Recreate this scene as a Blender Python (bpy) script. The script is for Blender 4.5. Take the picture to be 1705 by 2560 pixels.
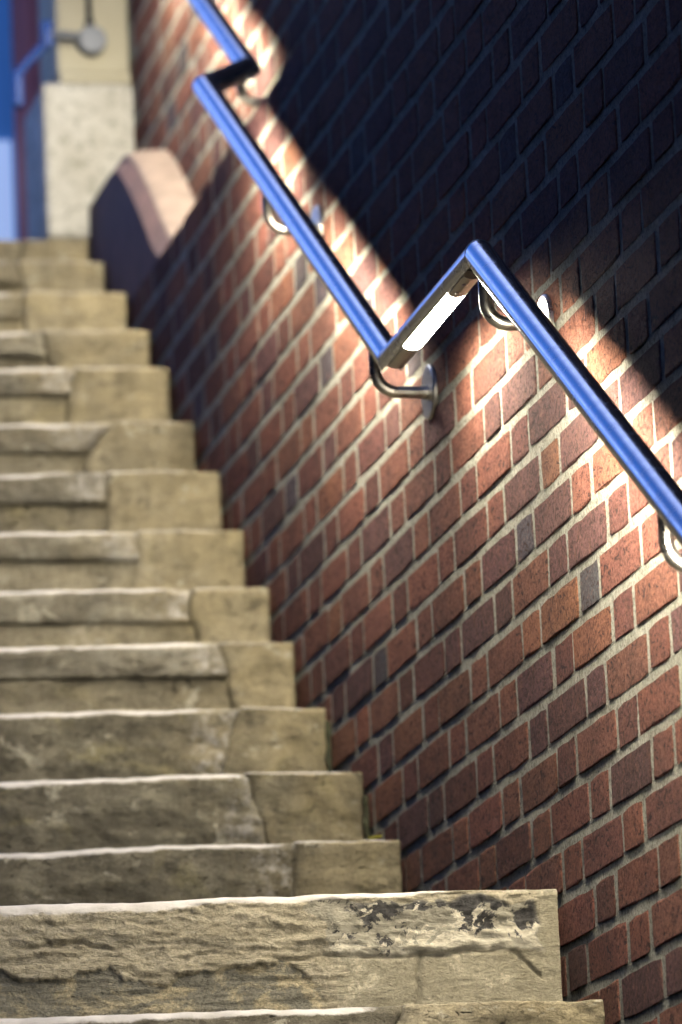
import bpy, bmesh, math, random
import numpy as np
from mathutils import Vector, Matrix, noise

random.seed(7)
rng = np.random.default_rng(7)
scene = bpy.context.scene
for o in list(bpy.data.objects):
    bpy.data.objects.remove(o)

# ------------------------------------------------------------------ camera
EYE = 1.40                                   # eye height above the pavement at the foot of the stairs
def cam_axes():
    f = 13550.0
    Y = Vector((-2845.5, -3016.0, f)).normalized()        # where the stair direction vanishes
    X = Vector((f, 0.0, 2845.5)).normalized()             # risers lie level in the picture
    Z = X.cross(Y)
    if Z.y < 0: Z = -Z
    r = Vector((X.x, Y.x, Z.x)); u = Vector((X.y, Y.y, Z.y)); fw = Vector((X.z, Y.z, Z.z))
    return r, u, fw
right, up, fwd = cam_axes()
cam_data = bpy.data.cameras.new("camera")
cam = bpy.data.objects.new("camera", cam_data)
scene.collection.objects.link(cam)
cam.matrix_world = Matrix.Translation((0, 0, EYE)) @ Matrix((
    (right.x, up.x, -fwd.x), (right.y, up.y, -fwd.y), (right.z, up.z, -fwd.z))).to_4x4()
cam_data.sensor_fit = 'HORIZONTAL'
cam_data.sensor_width = 24.0
cam_data.lens = 24.0 * 13550.0 / 1705.0
cam_data.clip_start = 0.05
cam_data.clip_end = 500.0
cam_data.dof.use_dof = True
cam_data.dof.focus_distance = fwd.dot(Vector((1.85, 7.15, 1.40)))
cam_data.dof.aperture_fstop = 4.8
scene.camera = cam

# ------------------------------------------------------------------ sky (blue hour)
world = bpy.data.worlds.new("World"); scene.world = world
world.use_nodes = True
wn = world.node_tree; wn.nodes.clear()
sky = wn.nodes.new('ShaderNodeTexSky'); sky.sky_type = 'NISHITA'
sky.sun_disc = False
sky.sun_elevation = math.radians(1.0)
sky.sun_rotation = math.radians(-4.0)
sky.ozone_density = 4.0
tint = wn.nodes.new('ShaderNodeMix'); tint.data_type = 'RGBA'; tint.blend_type = 'MULTIPLY'
tint.inputs[0].default_value = 1.0
tint.inputs[7].default_value = (0.50, 0.65, 1.0, 1.0)     # camera balanced for the lamps: dusk turns blue
bg = wn.nodes.new('ShaderNodeBackground'); bg.inputs[1].default_value = 1.62
wo = wn.nodes.new('ShaderNodeOutputWorld')
# unseen cloud added over the whole sky, seeded for a pale streak on the rail
STREAK_CLOUD_SEED = 0.6
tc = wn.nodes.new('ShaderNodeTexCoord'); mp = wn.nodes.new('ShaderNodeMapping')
mp.inputs['Scale'].default_value = (1.0, 1.0, 2.2); mp.inputs['Location'].default_value = (STREAK_CLOUD_SEED, STREAK_CLOUD_SEED*0.7, STREAK_CLOUD_SEED*1.3)
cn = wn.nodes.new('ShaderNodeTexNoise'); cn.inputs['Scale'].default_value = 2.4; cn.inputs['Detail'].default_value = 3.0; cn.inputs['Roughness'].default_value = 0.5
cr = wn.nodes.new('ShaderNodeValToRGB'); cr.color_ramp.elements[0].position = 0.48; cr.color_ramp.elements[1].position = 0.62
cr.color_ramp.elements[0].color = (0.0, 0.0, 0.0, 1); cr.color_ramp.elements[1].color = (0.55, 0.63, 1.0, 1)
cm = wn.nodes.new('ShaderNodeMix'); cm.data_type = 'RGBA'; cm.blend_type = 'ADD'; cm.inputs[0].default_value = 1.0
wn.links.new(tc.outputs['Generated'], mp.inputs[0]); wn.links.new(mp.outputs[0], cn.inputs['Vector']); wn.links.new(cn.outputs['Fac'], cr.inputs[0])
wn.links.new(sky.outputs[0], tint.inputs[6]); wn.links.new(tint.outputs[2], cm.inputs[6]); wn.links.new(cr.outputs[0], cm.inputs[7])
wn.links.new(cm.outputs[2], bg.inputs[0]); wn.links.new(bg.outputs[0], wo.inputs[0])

scene.view_settings.view_transform = 'Standard'
scene.view_settings.look = 'None'
scene.view_settings.exposure = 0.0
scene.view_settings.gamma = 1.0
scene.view_settings.use_curve_mapping = False
scene.render.engine = 'CYCLES'
scene.cycles.use_denoising = True
try: scene.cycles.denoiser = 'OPENIMAGEDENOISE'
except Exception: pass
scene.cycles.max_bounces = 7
scene.cycles.diffuse_bounces = 0
scene.cycles.glossy_bounces = 4
scene.cycles.sample_clamp_indirect = 6.0
scene.cycles.caustics_reflective = False
scene.cycles.caustics_refractive = False
scene.cycles.use_adaptive_sampling = True
scene.cycles.adaptive_threshold = 0.01

LED = (1.0, 0.93, 0.79)
LED_STRENGTH = 240.0

# ------------------------------------------------------------------ helpers
def link(o, parent=None):
    scene.collection.objects.link(o)
    if parent is not None: o.parent = parent
    return o
def empty(name, loc=(0, 0, 0), label=None, cat=None, group=None):
    o = bpy.data.objects.new(name, None); o.empty_display_size = 0.1
    o.location = loc; link(o)
    if label: o['label'] = label
    if cat: o['category'] = cat
    if group: o['group'] = group
    return o
def mesh_obj(name, verts, faces, mat, parent=None, smooth=True, angle=None):
    """verts in world coordinates; stored relative to the parent Empty"""
    off = parent.location if parent is not None else Vector((0, 0, 0))
    p = parent
    while p is not None and p.parent is not None:
        p = p.parent; off = off + p.location
    me = bpy.data.meshes.new(name)
    me.from_pydata([(v[0]-off[0], v[1]-off[1], v[2]-off[2]) for v in verts], [], faces)
    me.materials.append(mat)
    if smooth:
        me.polygons.foreach_set('use_smooth', [True]*len(me.polygons))
        if angle is not None: me.set_sharp_from_angle(angle=math.radians(angle))
    me.update()
    return link(bpy.data.objects.new(name, me), parent)
def tidy(o):
    bm = bmesh.new(); bm.from_mesh(o.data); bmesh.ops.recalc_face_normals(bm, faces=bm.faces); bm.to_mesh(o.data); bm.free()
    return o
def fb(x, y, z, oct=4, H=0.6):
    return noise.fractal(Vector((x, y, z)), H, 2.1, oct)

class N:                                       # tiny node-tree helper
    def __init__(s, name):
        s.m = bpy.data.materials.new(name); s.m.use_nodes = True
        s.t = s.m.node_tree; s.t.nodes.clear()
        s.out = s.n('ShaderNodeOutputMaterial'); s.b = s.n('ShaderNodeBsdfPrincipled')
        s.l(s.b.outputs[0], s.out.inputs[0])
        s.geo = None
    def n(s, t, **k):
        q = s.t.nodes.new(t)
        for a, v in k.items(): setattr(q, a, v)
        return q
    def l(s, a, b): s.t.links.new(a, b)
    def pos(s, scale=(1, 1, 1), seed=0.0):
        if s.geo is None: s.geo = s.n('ShaderNodeNewGeometry')
        m = s.n('ShaderNodeMapping'); m.inputs['Scale'].default_value = scale; m.inputs['Location'].default_value = (seed, seed*1.7, seed*0.6)
        s.l(s.geo.outputs['Position'], m.inputs[0]); return m.outputs[0]
    def noise(s, scale, detail=4, rough=0.6, vec=None, dist=0.0):
        q = s.n('ShaderNodeTexNoise'); q.inputs['Scale'].default_value = scale; q.inputs['Detail'].default_value = detail
        q.inputs['Roughness'].default_value = rough; q.inputs['Distortion'].default_value = dist
        s.l(vec if vec is not None else s.pos(), q.inputs['Vector']); return q.outputs['Fac']
    def voro(s, scale, vec=None, feature='F1'):
        q = s.n('ShaderNodeTexVoronoi'); q.feature = feature; q.inputs['Scale'].default_value = scale
        s.l(vec if vec is not None else s.pos(), q.inputs['Vector']); return q.outputs['Distance']
    def ramp(s, fac, stops, interp='LINEAR'):
        r = s.n('ShaderNodeValToRGB'); r.color_ramp.interpolation = interp
        e = r.color_ramp.elements
        while len(e) < len(stops): e.new(0.5)
        for i, (p, c) in enumerate(stops):
            e[i].position = p
            e[i].color = (c, c, c, 1) if isinstance(c, (int, float)) else (*c[:3], 1)
        s.l(fac, r.inputs[0]); return r.outputs[0]
    def mix(s, fac, a, b, mode='MIX'):
        q = s.n('ShaderNodeMix', data_type='RGBA', blend_type=mode)
        for sock, v in ((0, fac), (6, a), (7, b)):
            if hasattr(v, 'is_linked') or hasattr(v, 'links'): s.l(v, q.inputs[sock])
            elif isinstance(v, (int, float)) and sock: q.inputs[sock].default_value = (v, v, v, 1)
            elif isinstance(v, (int, float)): q.inputs[sock].default_value = v
            else: q.inputs[sock].default_value = (*v[:3], 1)
        return q.outputs[2]
    def math(s, op, a, b=0.5):
        q = s.n('ShaderNodeMath', operation=op)
        for i, v in enumerate((a, b)):
            if isinstance(v, (int, float)): q.inputs[i].default_value = v
            else: s.l(v, q.inputs[i])
        return q.outputs[0]
    def bump(s, h, strength, dist, prev=None):
        q = s.n('ShaderNodeBump'); q.inputs['Strength'].default_value = strength; q.inputs['Distance'].default_value = dist
        s.l(h, q.inputs['Height'])
        if prev is not None: s.l(prev, q.inputs['Normal'])
        return q.outputs[0]
    def done(s, col=None, rough=None, normal=None, metal=None, spec=None):
        for k, v in (('Base Color', col), ('Roughness', rough), ('Normal', normal), ('Metallic', metal), ('Specular IOR Level', spec)):
            if v is None: continue
            if isinstance(v, (int, float)): s.b.inputs[k].default_value = v
            elif isinstance(v, tuple): s.b.inputs[k].default_value = (*v[:3], 1)
            else: s.l(v, s.b.inputs[k])
        return s.m

# ------------------------------------------------------------------ materials
def brick_material(name, attribute):
    s = N(name)
    if attribute:
        a = s.n('ShaderNodeAttribute'); a.attribute_name = 'tint'; base = a.outputs['Color']
    else:
        a = s.n('ShaderNodeObjectInfo'); base = a.outputs['Color']
    big = s.noise(9, 5, 0.65)
    col = s.mix(s.ramp(big, [(0.38, 0.0), (0.72, 0.5)]), base, (0.095, 0.05, 0.042))
    warm = s.noise(34, 4, 0.65, s.pos((1, 1, 1), 3.3))
    col = s.mix(s.ramp(warm, [(0.52, 0.0), (0.78, 0.38)]), col, (0.38, 0.165, 0.08))
    # coarse grit of a sand-faced brick
    grain = s.noise(165, 4, 0.8)
    col = s.mix(1.0, col, s.ramp(grain, [(0.34, 0.35), (0.50, 0.92), (0.66, 1.35)]), 'MULTIPLY')
    # creases, drag marks and pits of a handmade face
    cre = s.noise(40, 5, 0.72, s.pos((1, 0.9, 1.5), 1.1), 1.8)
    pit = s.ramp(cre, [(0.37, 0.0), (0.47, 1.0)])
    col = s.mix(pit, (0.06, 0.030, 0.024), col)
    hi = s.ramp(cre, [(0.56, 0.0), (0.70, 0.45)])
    col = s.mix(hi, col, (0.44, 0.20, 0.13))
    soot = s.noise(4.5, 6, 0.65, s.pos((1, 1, 1), 9.2))
    col = s.mix(s.ramp(soot, [(0.50, 0.0), (0.74, 0.36)]), col, (0.08, 0.05, 0.042))
    lime = s.noise(150, 4, 0.8, s.pos((1, 1, 1), 5.0))
    col = s.mix(s.ramp(lime, [(0.66, 0.0), (0.74, 0.5)]), col, (0.40, 0.33, 0.26))
    b1 = s.bump(s.noise(17, 4, 0.65, s.pos((1, 1, 1), 2.2)), 0.3, 0.012)
    b2 = s.bump(cre, 1.0, 0.016, b1)
    b3 = s.bump(grain, 0.9, 0.005, b2)
    return s.done(col, 0.92, b3, spec=0.2)
M = {}
M['brick'] = brick_material('handmade brick', False)
M['brick_mass'] = brick_material('handmade brick in the mass', True)

s = N('sandy lime mortar')
g = s.noise(170, 5, 0.85); m2 = s.noise(22, 5, 0.7)
c = s.ramp(m2, [(0.3, (0.37, 0.35, 0.265)), (0.55, (0.50, 0.475, 0.375)), (0.8, (0.62, 0.595, 0.49))])
c = s.mix(1.0, c, s.ramp(g, [(0.36, 0.25), (0.50, 0.95), (0.66, 1.3)]), 'MULTIPLY')
soot = s.noise(3.1, 5, 0.6, s.pos((1, 1, 1), 9.2))
c = s.mix(s.ramp(soot, [(0.55, 0.0), (0.76, 0.5)]), c, (0.10, 0.09, 0.07))
M['mortar'] = s.done(c, 0.95, s.bump(g, 1.0, 0.006, s.bump(s.noise(55, 5, 0.7), 1.0, 0.012)), spec=0.2)

def stone_material(name, c_dark, c_mid, c_light, c_stain, stain=(0.55, 0.72), strata=2.6, pit=0.35, bump=1.0, landing=False):
    s = N(name)
    oi = s.n('ShaderNodeObjectInfo')
    a = s.noise(7.5, 6, 0.65, s.pos((1, 1, strata), 2.0), 0.6)
    col = s.ramp(a, [(0.28, c_dark), (0.5, c_mid), (0.74, c_light)])
    # per-stone tone
    tone = s.ramp(oi.outputs['Random'], [(0.0, 0.84), (1.0, 1.12)])
    col = s.mix(1.0, col, tone, 'MULTIPLY')
    b_ = s.noise(5.2, 5, 0.62, s.pos((1.0, 1, 1.3), 7.0), 0.8)
    col = s.mix(s.ramp(b_, [(stain[0], 0.0), (stain[1], 0.85)]), col, c_stain)
    # ochre algae creeping in from the wall end
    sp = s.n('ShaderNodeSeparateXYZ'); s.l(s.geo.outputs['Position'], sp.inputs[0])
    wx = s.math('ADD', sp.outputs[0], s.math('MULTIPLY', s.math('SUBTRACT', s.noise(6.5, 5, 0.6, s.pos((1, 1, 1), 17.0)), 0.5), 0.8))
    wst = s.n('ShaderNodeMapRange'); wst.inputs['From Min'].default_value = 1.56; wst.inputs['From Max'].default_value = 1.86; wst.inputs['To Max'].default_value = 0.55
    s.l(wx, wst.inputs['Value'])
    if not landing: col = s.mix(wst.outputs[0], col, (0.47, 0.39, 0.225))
    dk = s.noise(16, 6, 0.7, s.pos((1.0, 1, 2.2), 4.0), 1.2)
    if not landing:
        col = s.mix(s.ramp(dk, [(0.52, 0.0), (0.66, 0.62)]), col, tuple(v*0.5 for v in c_dark))
        drip = s.noise(26, 4, 0.65, s.pos((1.0, 1, 0.16), 19.0))
        col = s.mix(1.0, col, s.ramp(drip, [(0.35, 0.78), (0.62, 1.08)]), 'MULTIPLY')
    li = s.noise(13, 6, 0.75, s.pos((1, 1, 1.4), 11.0), 0.8)
    col = s.mix(s.ramp(li, [(0.585, 0.0), (0.65, 0.75)]), col, (0.56, 0.53, 0.43))
    fine = s.noise(260, 4, 0.75)
    col = s.mix(1.0, col, s.ramp(fine, [(0.30, 0.6), (0.58, 1.12)]), 'MULTIPLY')
    if landing:
        def at(n):
            q = s.n('ShaderNodeAttribute'); q.attribute_name = n; return q.outputs['Fac']
        jag = s.math('MULTIPLY', s.math('SUBTRACT', s.noise(70, 5, 0.7, s.pos((1, 1, 1), 40.0)), 0.5), 0.9)
        msk = lambda n: s.ramp(s.math('ADD', at(n), jag), [(0.45, 0.0), (0.55, 1.0)])
        rc = s.ramp(s.noise(12, 5, 0.7, s.pos((1, 1, 1.5), 51.0), 0.5), [(0.46, (0.25, 0.24, 0.195)), (0.56, (0.52, 0.455, 0.31))])
        col = s.mix(msk('rec'), col, s.mix(1.0, rc, s.ramp(fine, [(0.30, 0.5), (0.6, 1.15)]), 'MULTIPLY'))
        cc = s.ramp(s.noise(14, 6, 0.7, s.pos((1, 1, 1), 61.0), 0.4), [(0.44, (0.36, 0.33, 0.245)), (0.56, (0.40, 0.37, 0.28)), (0.62, (0.60, 0.555, 0.43))])
        col = s.mix(msk('cem'), col, s.mix(1.0, cc, s.ramp(fine, [(0.30, 0.7), (0.6, 1.1)]), 'MULTIPLY'))
        p1 = s.noise(13, 6, 0.66, s.pos((1, 1, 1.3), 21.0), 0.7)
        fk = at('flk'); hi = at('low')
        g0 = s.mix(s.ramp(s.noise(60, 5, 0.7), [(0.35, 0.0), (0.65, 1.0)]), (0.30, 0.285, 0.235), (0.46, 0.435, 0.35))
        col = s.mix(msk('flk'), col, g0)
        bk = s.math('MULTIPLY', fk, s.ramp(s.math('ADD', p1, s.math('MULTIPLY', jag, 0.12)), [(0.49, 0.0), (0.515, 1.0)]))
        col = s.mix(bk, col, s.ramp(s.noise(90, 4, 0.7), [(0.3, (0.025, 0.025, 0.027)), (0.7, (0.13, 0.125, 0.12))]))
        p2 = s.math('ADD', s.noise(17, 6, 0.68, s.pos((1, 1, 1.0), 33.0), 0.8), s.math('MULTIPLY', s.math('SUBTRACT', hi, 0.55), 0.32))
        wt = s.math('MULTIPLY', fk, s.ramp(p2, [(0.505, 0.0), (0.525, 1.0)]))
        col = s.mix(wt, col, s.ramp(s.noise(120, 4, 0.7), [(0.3, (0.56, 0.52, 0.41)), (0.7, (0.76, 0.72, 0.61))]))
    st = s.noise(60, 6, 0.75, s.pos((1.0, 1, 2.0), 1.0), 1.0)
    crk = s.ramp(st, [(pit - 0.04, 0.0), (pit + 0.05, 1.0)])
    col = s.mix(crk, tuple(v*0.3 for v in c_dark), col)
    pa = s.n('ShaderNodeAttribute'); pa.attribute_name = 'pale'
    pw = s.noise(60, 5, 0.7, s.pos((1, 1, 1), 14.0))
    pm = s.ramp(s.math('ADD', pa.outputs['Fac'], s.math('MULTIPLY', s.math('SUBTRACT', pw, 0.5), 0.9)), [(0.40, 0.0), (0.68, 1.0)])
    worn = s.ramp(s.noise(20, 5, 0.65), [(0.3, (0.40, 0.38, 0.35)), (0.7, (0.60, 0.58, 0.56))])
    col = s.mix(pm, col, worn)
    st = s.mix(pm, st, 0.5); crk = s.mix(pm, crk, 1.0)
    col = s.mix(1.0, col, (1.02, 0.965, 0.86) if not landing else (1.22, 1.14, 0.99), 'MULTIPLY')
    n1 = s.bump(st, 0.85*bump, 0.010)
    n2 = s.bump(crk, 0.7*bump, 0.004, n1)
    n3 = s.bump(fine, 0.5*bump, 0.0022, n2)
    return s.done(col, s.ramp(pm, [(0.0, 0.92), (1.0, 0.6)]), n3, spec=0.3)
M['stone'] = stone_material('weathered sandstone', (0.24, 0.21, 0.15), (0.39, 0.35, 0.255), (0.50, 0.455, 0.345), (0.37, 0.325, 0.195))
M['landing'] = stone_material('split sandstone of the landing edge', (0.34, 0.30, 0.22), (0.48, 0.435, 0.325), (0.56, 0.51, 0.40), (0.45, 0.40, 0.27), (0.6, 0.8), 5.0, 0.30, 1.2, True)
M['slab'] = stone_material('worn grey sandstone slab', (0.16, 0.145, 0.112), (0.29, 0.265, 0.205), (0.50, 0.48, 0.41), (0.14, 0.128, 0.10), (0.56, 0.72), 2.0, 0.33)
M['dark_stone'] = stone_material('dirty brown sandstone', (0.125, 0.115, 0.085), (0.22, 0.20, 0.15), (0.36, 0.335, 0.25), (0.37, 0.33, 0.165), (0.55, 0.72), 2.2, 0.34)
s = N('smooth peach coping render')
a = s.noise(16, 6, 0.7)
M['coping_shaded_side'] = None
M['coping'] = s.done(s.ramp(a, [(0.3, (0.15, 0.105, 0.08)), (0.7, (0.27, 0.20, 0.15))]), 0.8, s.bump(s.noise(60, 4), 0.3, 0.004))

s = N('coping side with painted shade'); a = s.noise(14, 5, 0.7); M['coping_shaded_side'] = s.done(s.ramp(a, [(0.3, (0.075, 0.048, 0.045)), (0.7, (0.15, 0.085, 0.075))]), 0.9, s.bump(s.noise(50, 5), 0.6, 0.006))  # coping side in shade: the darkness is put into its colour
s = N('pale limestone of the pier')
a = s.noise(11, 5, 0.65); d = s.noise(40, 5, 0.7, s.pos((1, 1, 1), 6.0))
col = s.ramp(a, [(0.3, (0.48, 0.45, 0.38)), (0.7, (0.64, 0.61, 0.53))])
col = s.mix(s.ramp(d, [(0.50, 0.0), (0.64, 0.7)]), col, (0.22, 0.205, 0.15))
col = s.mix(s.ramp(s.noise(7, 5, 0.6, s.pos((1, 1, 0.5), 8.0)), [(0.5, 0.0), (0.68, 0.6)]), col, (0.30, 0.27, 0.19))
M['limestone'] = s.done(col, 0.88, s.bump(d, 0.6, 0.006))
s = N('cream paint on the pier')
M['cream'] = s.done(s.ramp(s.noise(6, 3), [(0.3, (0.46, 0.41, 0.28)), (0.7, (0.56, 0.51, 0.37))]), 0.7)

def steel(name, base, rough, aniso=0.0):
    s = N(name)
    v = s.noise(14, 4, 0.6)
    s.b.inputs['Anisotropic'].default_value = aniso
    r = s.ramp(s.noise(38, 6, 0.75, s.pos((1, 1, 1), 4.4)), [(0.35, rough*0.75), (0.68, rough*1.7)])
    return s.done(s.mix(s.ramp(v, [(0.3, 0.0), (0.75, 0.25)]), base, tuple(x*0.8 for x in base)), r, None, 1.0)
M['steel'] = steel('brushed stainless tube', (0.54, 0.54, 0.53), 0.18)
M['steel_bracket'] = steel('stainless bracket', (0.40, 0.375, 0.32), 0.30)
s = N('dull grey painted metal'); M['dull'] = s.done((0.17, 0.18, 0.20), 0.45, None, 0.25)
s = N('steel with painted sky reflection'); M['sky_blue_steel'] = s.done((0.025, 0.075, 0.30), 0.45, None, 0.0, 0.3)  # blue of the reflected sky put into the base colour
s = N('lamp cover plate'); M['cover'] = s.done((0.42, 0.39, 0.34), 0.42, None, 0.9)
s = N('screw head'); M['screw'] = s.done((0.55, 0.48, 0.42), 0.3, None, 1.0)
s = N('black channel'); M['channel'] = s.done((0.02, 0.02, 0.02), 0.6)
s = N('lamp diffuser'); s.b.inputs['Emission Color'].default_value = (*LED, 1); s.b.inputs['Emission Strength'].default_value = LED_STRENGTH
M['led'] = s.done((0.8, 0.8, 0.8), 0.4)

s = N('pavement'); a = s.noise(3, 5); M['pavement'] = s.done(s.ramp(a, [(0.3, (0.10, 0.10, 0.095)), (0.7, (0.17, 0.165, 0.15))]), 0.9, s.bump(s.noise(60, 4), 0.4, 0.005))
s = N('violet brown painted brick'); a = s.noise(6, 4); M['violet'] = s.done(s.ramp(a, [(0.3, (0.62, 0.17, 0.15)), (0.7, (0.74, 0.24, 0.19))]), 0.8, s.bump(s.noise(40, 4), 0.4, 0.006))
s = N('sooty brick'); a = s.noise(6, 4); M['sky_screen'] = s.done(s.ramp(a, [(0.3, (0.035, 0.03, 0.03)), (0.7, (0.07, 0.055, 0.05))]), 0.9, s.bump(s.noise(40, 4), 0.4, 0.006))  # kept dark so the added wall returns little lamp light
s = N('blue door leaf with added glow'); a = s.noise(4, 3); s.b.inputs['Emission Color'].default_value = (0.06, 0.24, 0.85, 1); s.b.inputs['Emission Strength'].default_value = 0.22  # emission added to bring the door leaf up in brightness
M['blue'] = s.done(s.ramp(a, [(0.3, (0.20, 0.42, 0.70)), (0.7, (0.26, 0.50, 0.80))]), 0.5)
s = N('pale emissive pane'); s.b.inputs['Emission Color'].default_value = (0.42, 0.58, 1.0, 1); s.b.inputs['Emission Strength'].default_value = 0.75  # pale pane brightened by emission
M['pane'] = s.done((0.5, 0.6, 0.8), 0.3)
s = N('moss'); a = s.noise(60, 4); M['moss'] = s.done(s.ramp(a, [(0.3, (0.02, 0.022, 0.010)), (0.7, (0.07, 0.068, 0.03))]), 1.0, s.bump(a, 1.0, 0.01))

# ------------------------------------------------------------------ measurements (metres; z above eye level, EYE added on build)
XW = 1.880                    # face of the thick lower wall
XB = XW + 0.104               # face of the set-back wall above the ledge
LEDGE = 2.784
STEP_Y = [7.150, 7.380, 8.376, 8.638, 8.910, 9.157, 9.357, 9.573, 9.784, 10.030, 10.273, 10.477, 10.734, 10.994, 11.195]
STEP_Z = [0.874, 1.063, 1.288, 1.443, 1.600, 1.761, 1.899, 2.051, 2.210, 2.363, 2.531, 2.658, 2.804, 2.939, 3.040]
SLAB_X = [1.722, 1.600, 1.745, 1.749, 1.748, 1.755, 1.731, 1.670, 1.657, 1.659, 1.669, 1.665, 1.66, 1.70, 1.72]
X_LEFT = -0.55

# ------------------------------------------------------------------ ground, path, lower flight
def sheet(name, x0, x1, y0, y1, z, mat):
    o = mesh_obj(name, [(x0, y0, z), (x1, y0, z), (x1, y1, z), (x0, y1, z)], [(0, 1, 2, 3)], mat, smooth=False)
    o['kind'] = 'structure'; return o
sheet('ground', -120, 120, -120, 160, 0.0, M['pavement'])
# rough stepped core that carries the stones, with the plain flight below the picture
def stair_core():
    ys = []; zs = []
    y, z = STEP_Y[0], STEP_Z[0] - 0.19
    low = []
    while z + EYE > 0.02:
        y -= 0.235; low.append((y, z)); z -= 0.19
    low.reverse()
    prof = [(low[0][0], -EYE - 0.05)]
    for (yy, zz) in low:
        prof.append((yy, prof[-1][1])); prof.append((yy, zz))
    zprev = low[-1][1]
    for i in range(len(STEP_Y)):
        yy = STEP_Y[i] + 0.06; zz = STEP_Z[i] - 0.035
        prof.append((yy, zprev)); prof.append((yy, zz)); zprev = zz
    prof.append((13.8, zprev)); prof.append((13.8, -EYE - 0.05))
    n = len(prof)
    v = [(X_LEFT, p[0], p[1] + EYE) for p in prof] + [(XW - 0.012, p[0], p[1] + EYE) for p in prof]
    f = [(i, (i+1) % n, n + (i+1) % n, n + i) for i in range(n)] + [tuple(range(n)), tuple(range(2*n-1, n-1, -1))]
    o = tidy(mesh_obj('stair_foundation', v, f, M['dark_stone'], smooth=False)); o['kind'] = 'structure'
stair_core()
sheet('upper_path', -3.0, 4.0, 11.48, 30.0, 3.045 + EYE, M['pavement'])

# unseen tall wall added on the other side to cut skylight on the brick
def add_sky_screen():
    V = []; F = []
    def bx(x0, x1, y0, y1, z0, z1):
        k = len(V)
        for z in (z0, z1):
            for (x, y) in ((x0, y0), (x1, y0), (x1, y1), (x0, y1)): V.append((x, y, z))
        F.extend([(k, k+3, k+2, k+1), (k+4, k+5, k+6, k+7)] + [(k+a, k+(a+1) % 4, k+4+(a+1) % 4, k+4+a) for a in range(4)])
    bx(-1.60, -0.75, -1.0, 10.4, 0.0, 11.4)
    bx(-1.65, -0.68, -1.05, 10.45, 11.402, 11.52)
    o = mesh_obj('added_screen_wall', V, F, M['sky_screen'], smooth=False); o['kind'] = 'structure'
add_sky_screen()

# ------------------------------------------------------------------ brickwork
PITCH = 0.07261; BED = 0.0126; PERP = 0.0136; UNIT = 0.338; HEAD = 0.1135
def brick_variant(L, seed, ny):
    h = PITCH - BED; nz = 4; r = random.Random(seed)
    ph = r.uniform(0, 50)
    V = []; F = []
    for j in range(nz):
        for i in range(ny):
            u = i/(ny-1)*2-1; w = j/(nz-1)*2-1
            y = u*L/2; z = w*h/2; x = 0.0
            eu = abs(u) > 0.99; ew = abs(w) > 0.99
            if eu: y -= math.copysign(abs(r.gauss(0.0005, 0.0012)), u)
            if ew: z -= math.copysign(abs(r.gauss(0.0005, 0.0013)), w)
            if eu and ew: y -= math.copysign(abs(r.gauss(0.0006, 0.0014)), u); z -= math.copysign(abs(r.gauss(0.0006, 0.0014)), w)
            if not (eu or ew):
                y += r.uniform(-.004, .004); z += r.uniform(-.003, .003); x = r.gauss(-0.0003, 0.0004)
                if j in (1, nz-2): z = math.copysign(h/2 - 0.0022 - abs(r.gauss(0, .0014)), w)
                if i in (1, ny-2): y = math.copysign(L/2 - 0.0025 - abs(r.gauss(0, .002)), u)
            else:
                x = 0.0005 + abs(r.gauss(0, 0.0004))
            V.append((x + 0.0006*noise.noise(Vector((ph, y*14, z*14))), y, z))
    for j in range(nz-1):
        for i in range(ny-1):
            a = j*ny+i; F.append((a, a+ny, a+ny+1, a+1))
    ring = [i for i in range(ny)] + [ny*(j+1)-1 for j in range(1, nz)] + [ny*(nz-1)+i for i in range(ny-2, -1, -1)] + [ny*j for j in range(nz-2, 0, -1)]
    k = len(V)
    for q in ring: V.append((0.045, V[q][1], V[q][2]))
    n = len(ring)
    for i in range(n): F.append((ring[i], ring[(i+1) % n], k+(i+1) % n, k+i))
    return V, F
VAR = {'s': [brick_variant(UNIT-HEAD-PERP, 100+i, 6) for i in range(10)], 'h': [brick_variant(HEAD-PERP, 200+i, 4) for i in range(8)]}
VMESH = {}
for kd, lst in VAR.items():
    VMESH[kd] = []
    for V, F in lst:
        me = bpy.data.meshes.new('brick_shape'); me.from_pydata(V, [], F); me.materials.append(M['brick'])
        me.polygons.foreach_set('use_smooth', [True]*len(me.polygons)); me.set_sharp_from_angle(angle=math.radians(8)); me.update()
        VMESH[kd].append(me)

def brick_tint(kd, r):
    t = r.random()
    if kd == 'h' and t < 0.11: c = (0.13, 0.115, 0.125)
    elif t < 0.25: c = (0.20, 0.095, 0.08)
    elif t < 0.40: c = (0.25, 0.10, 0.07)
    elif t < 0.92: c = (0.35, 0.138, 0.085)
    else: c = (0.41, 0.17, 0.09)
    k = r.uniform(0.80, 1.16)
    return tuple(min(1, v*k*r.uniform(0.95, 1.05)) for v in c)

def project(P):
    c = (right.dot(P), up.dot(P), fwd.dot(P))
    return 852.5 + 13550*c[0]/c[2], 1280 - 13550*c[1]/c[2], c[2]
def stair_top(y):
    z = -9
    for a, b in zip(STEP_Y, STEP_Z):
        if y >= a: z = b
    return z

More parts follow.
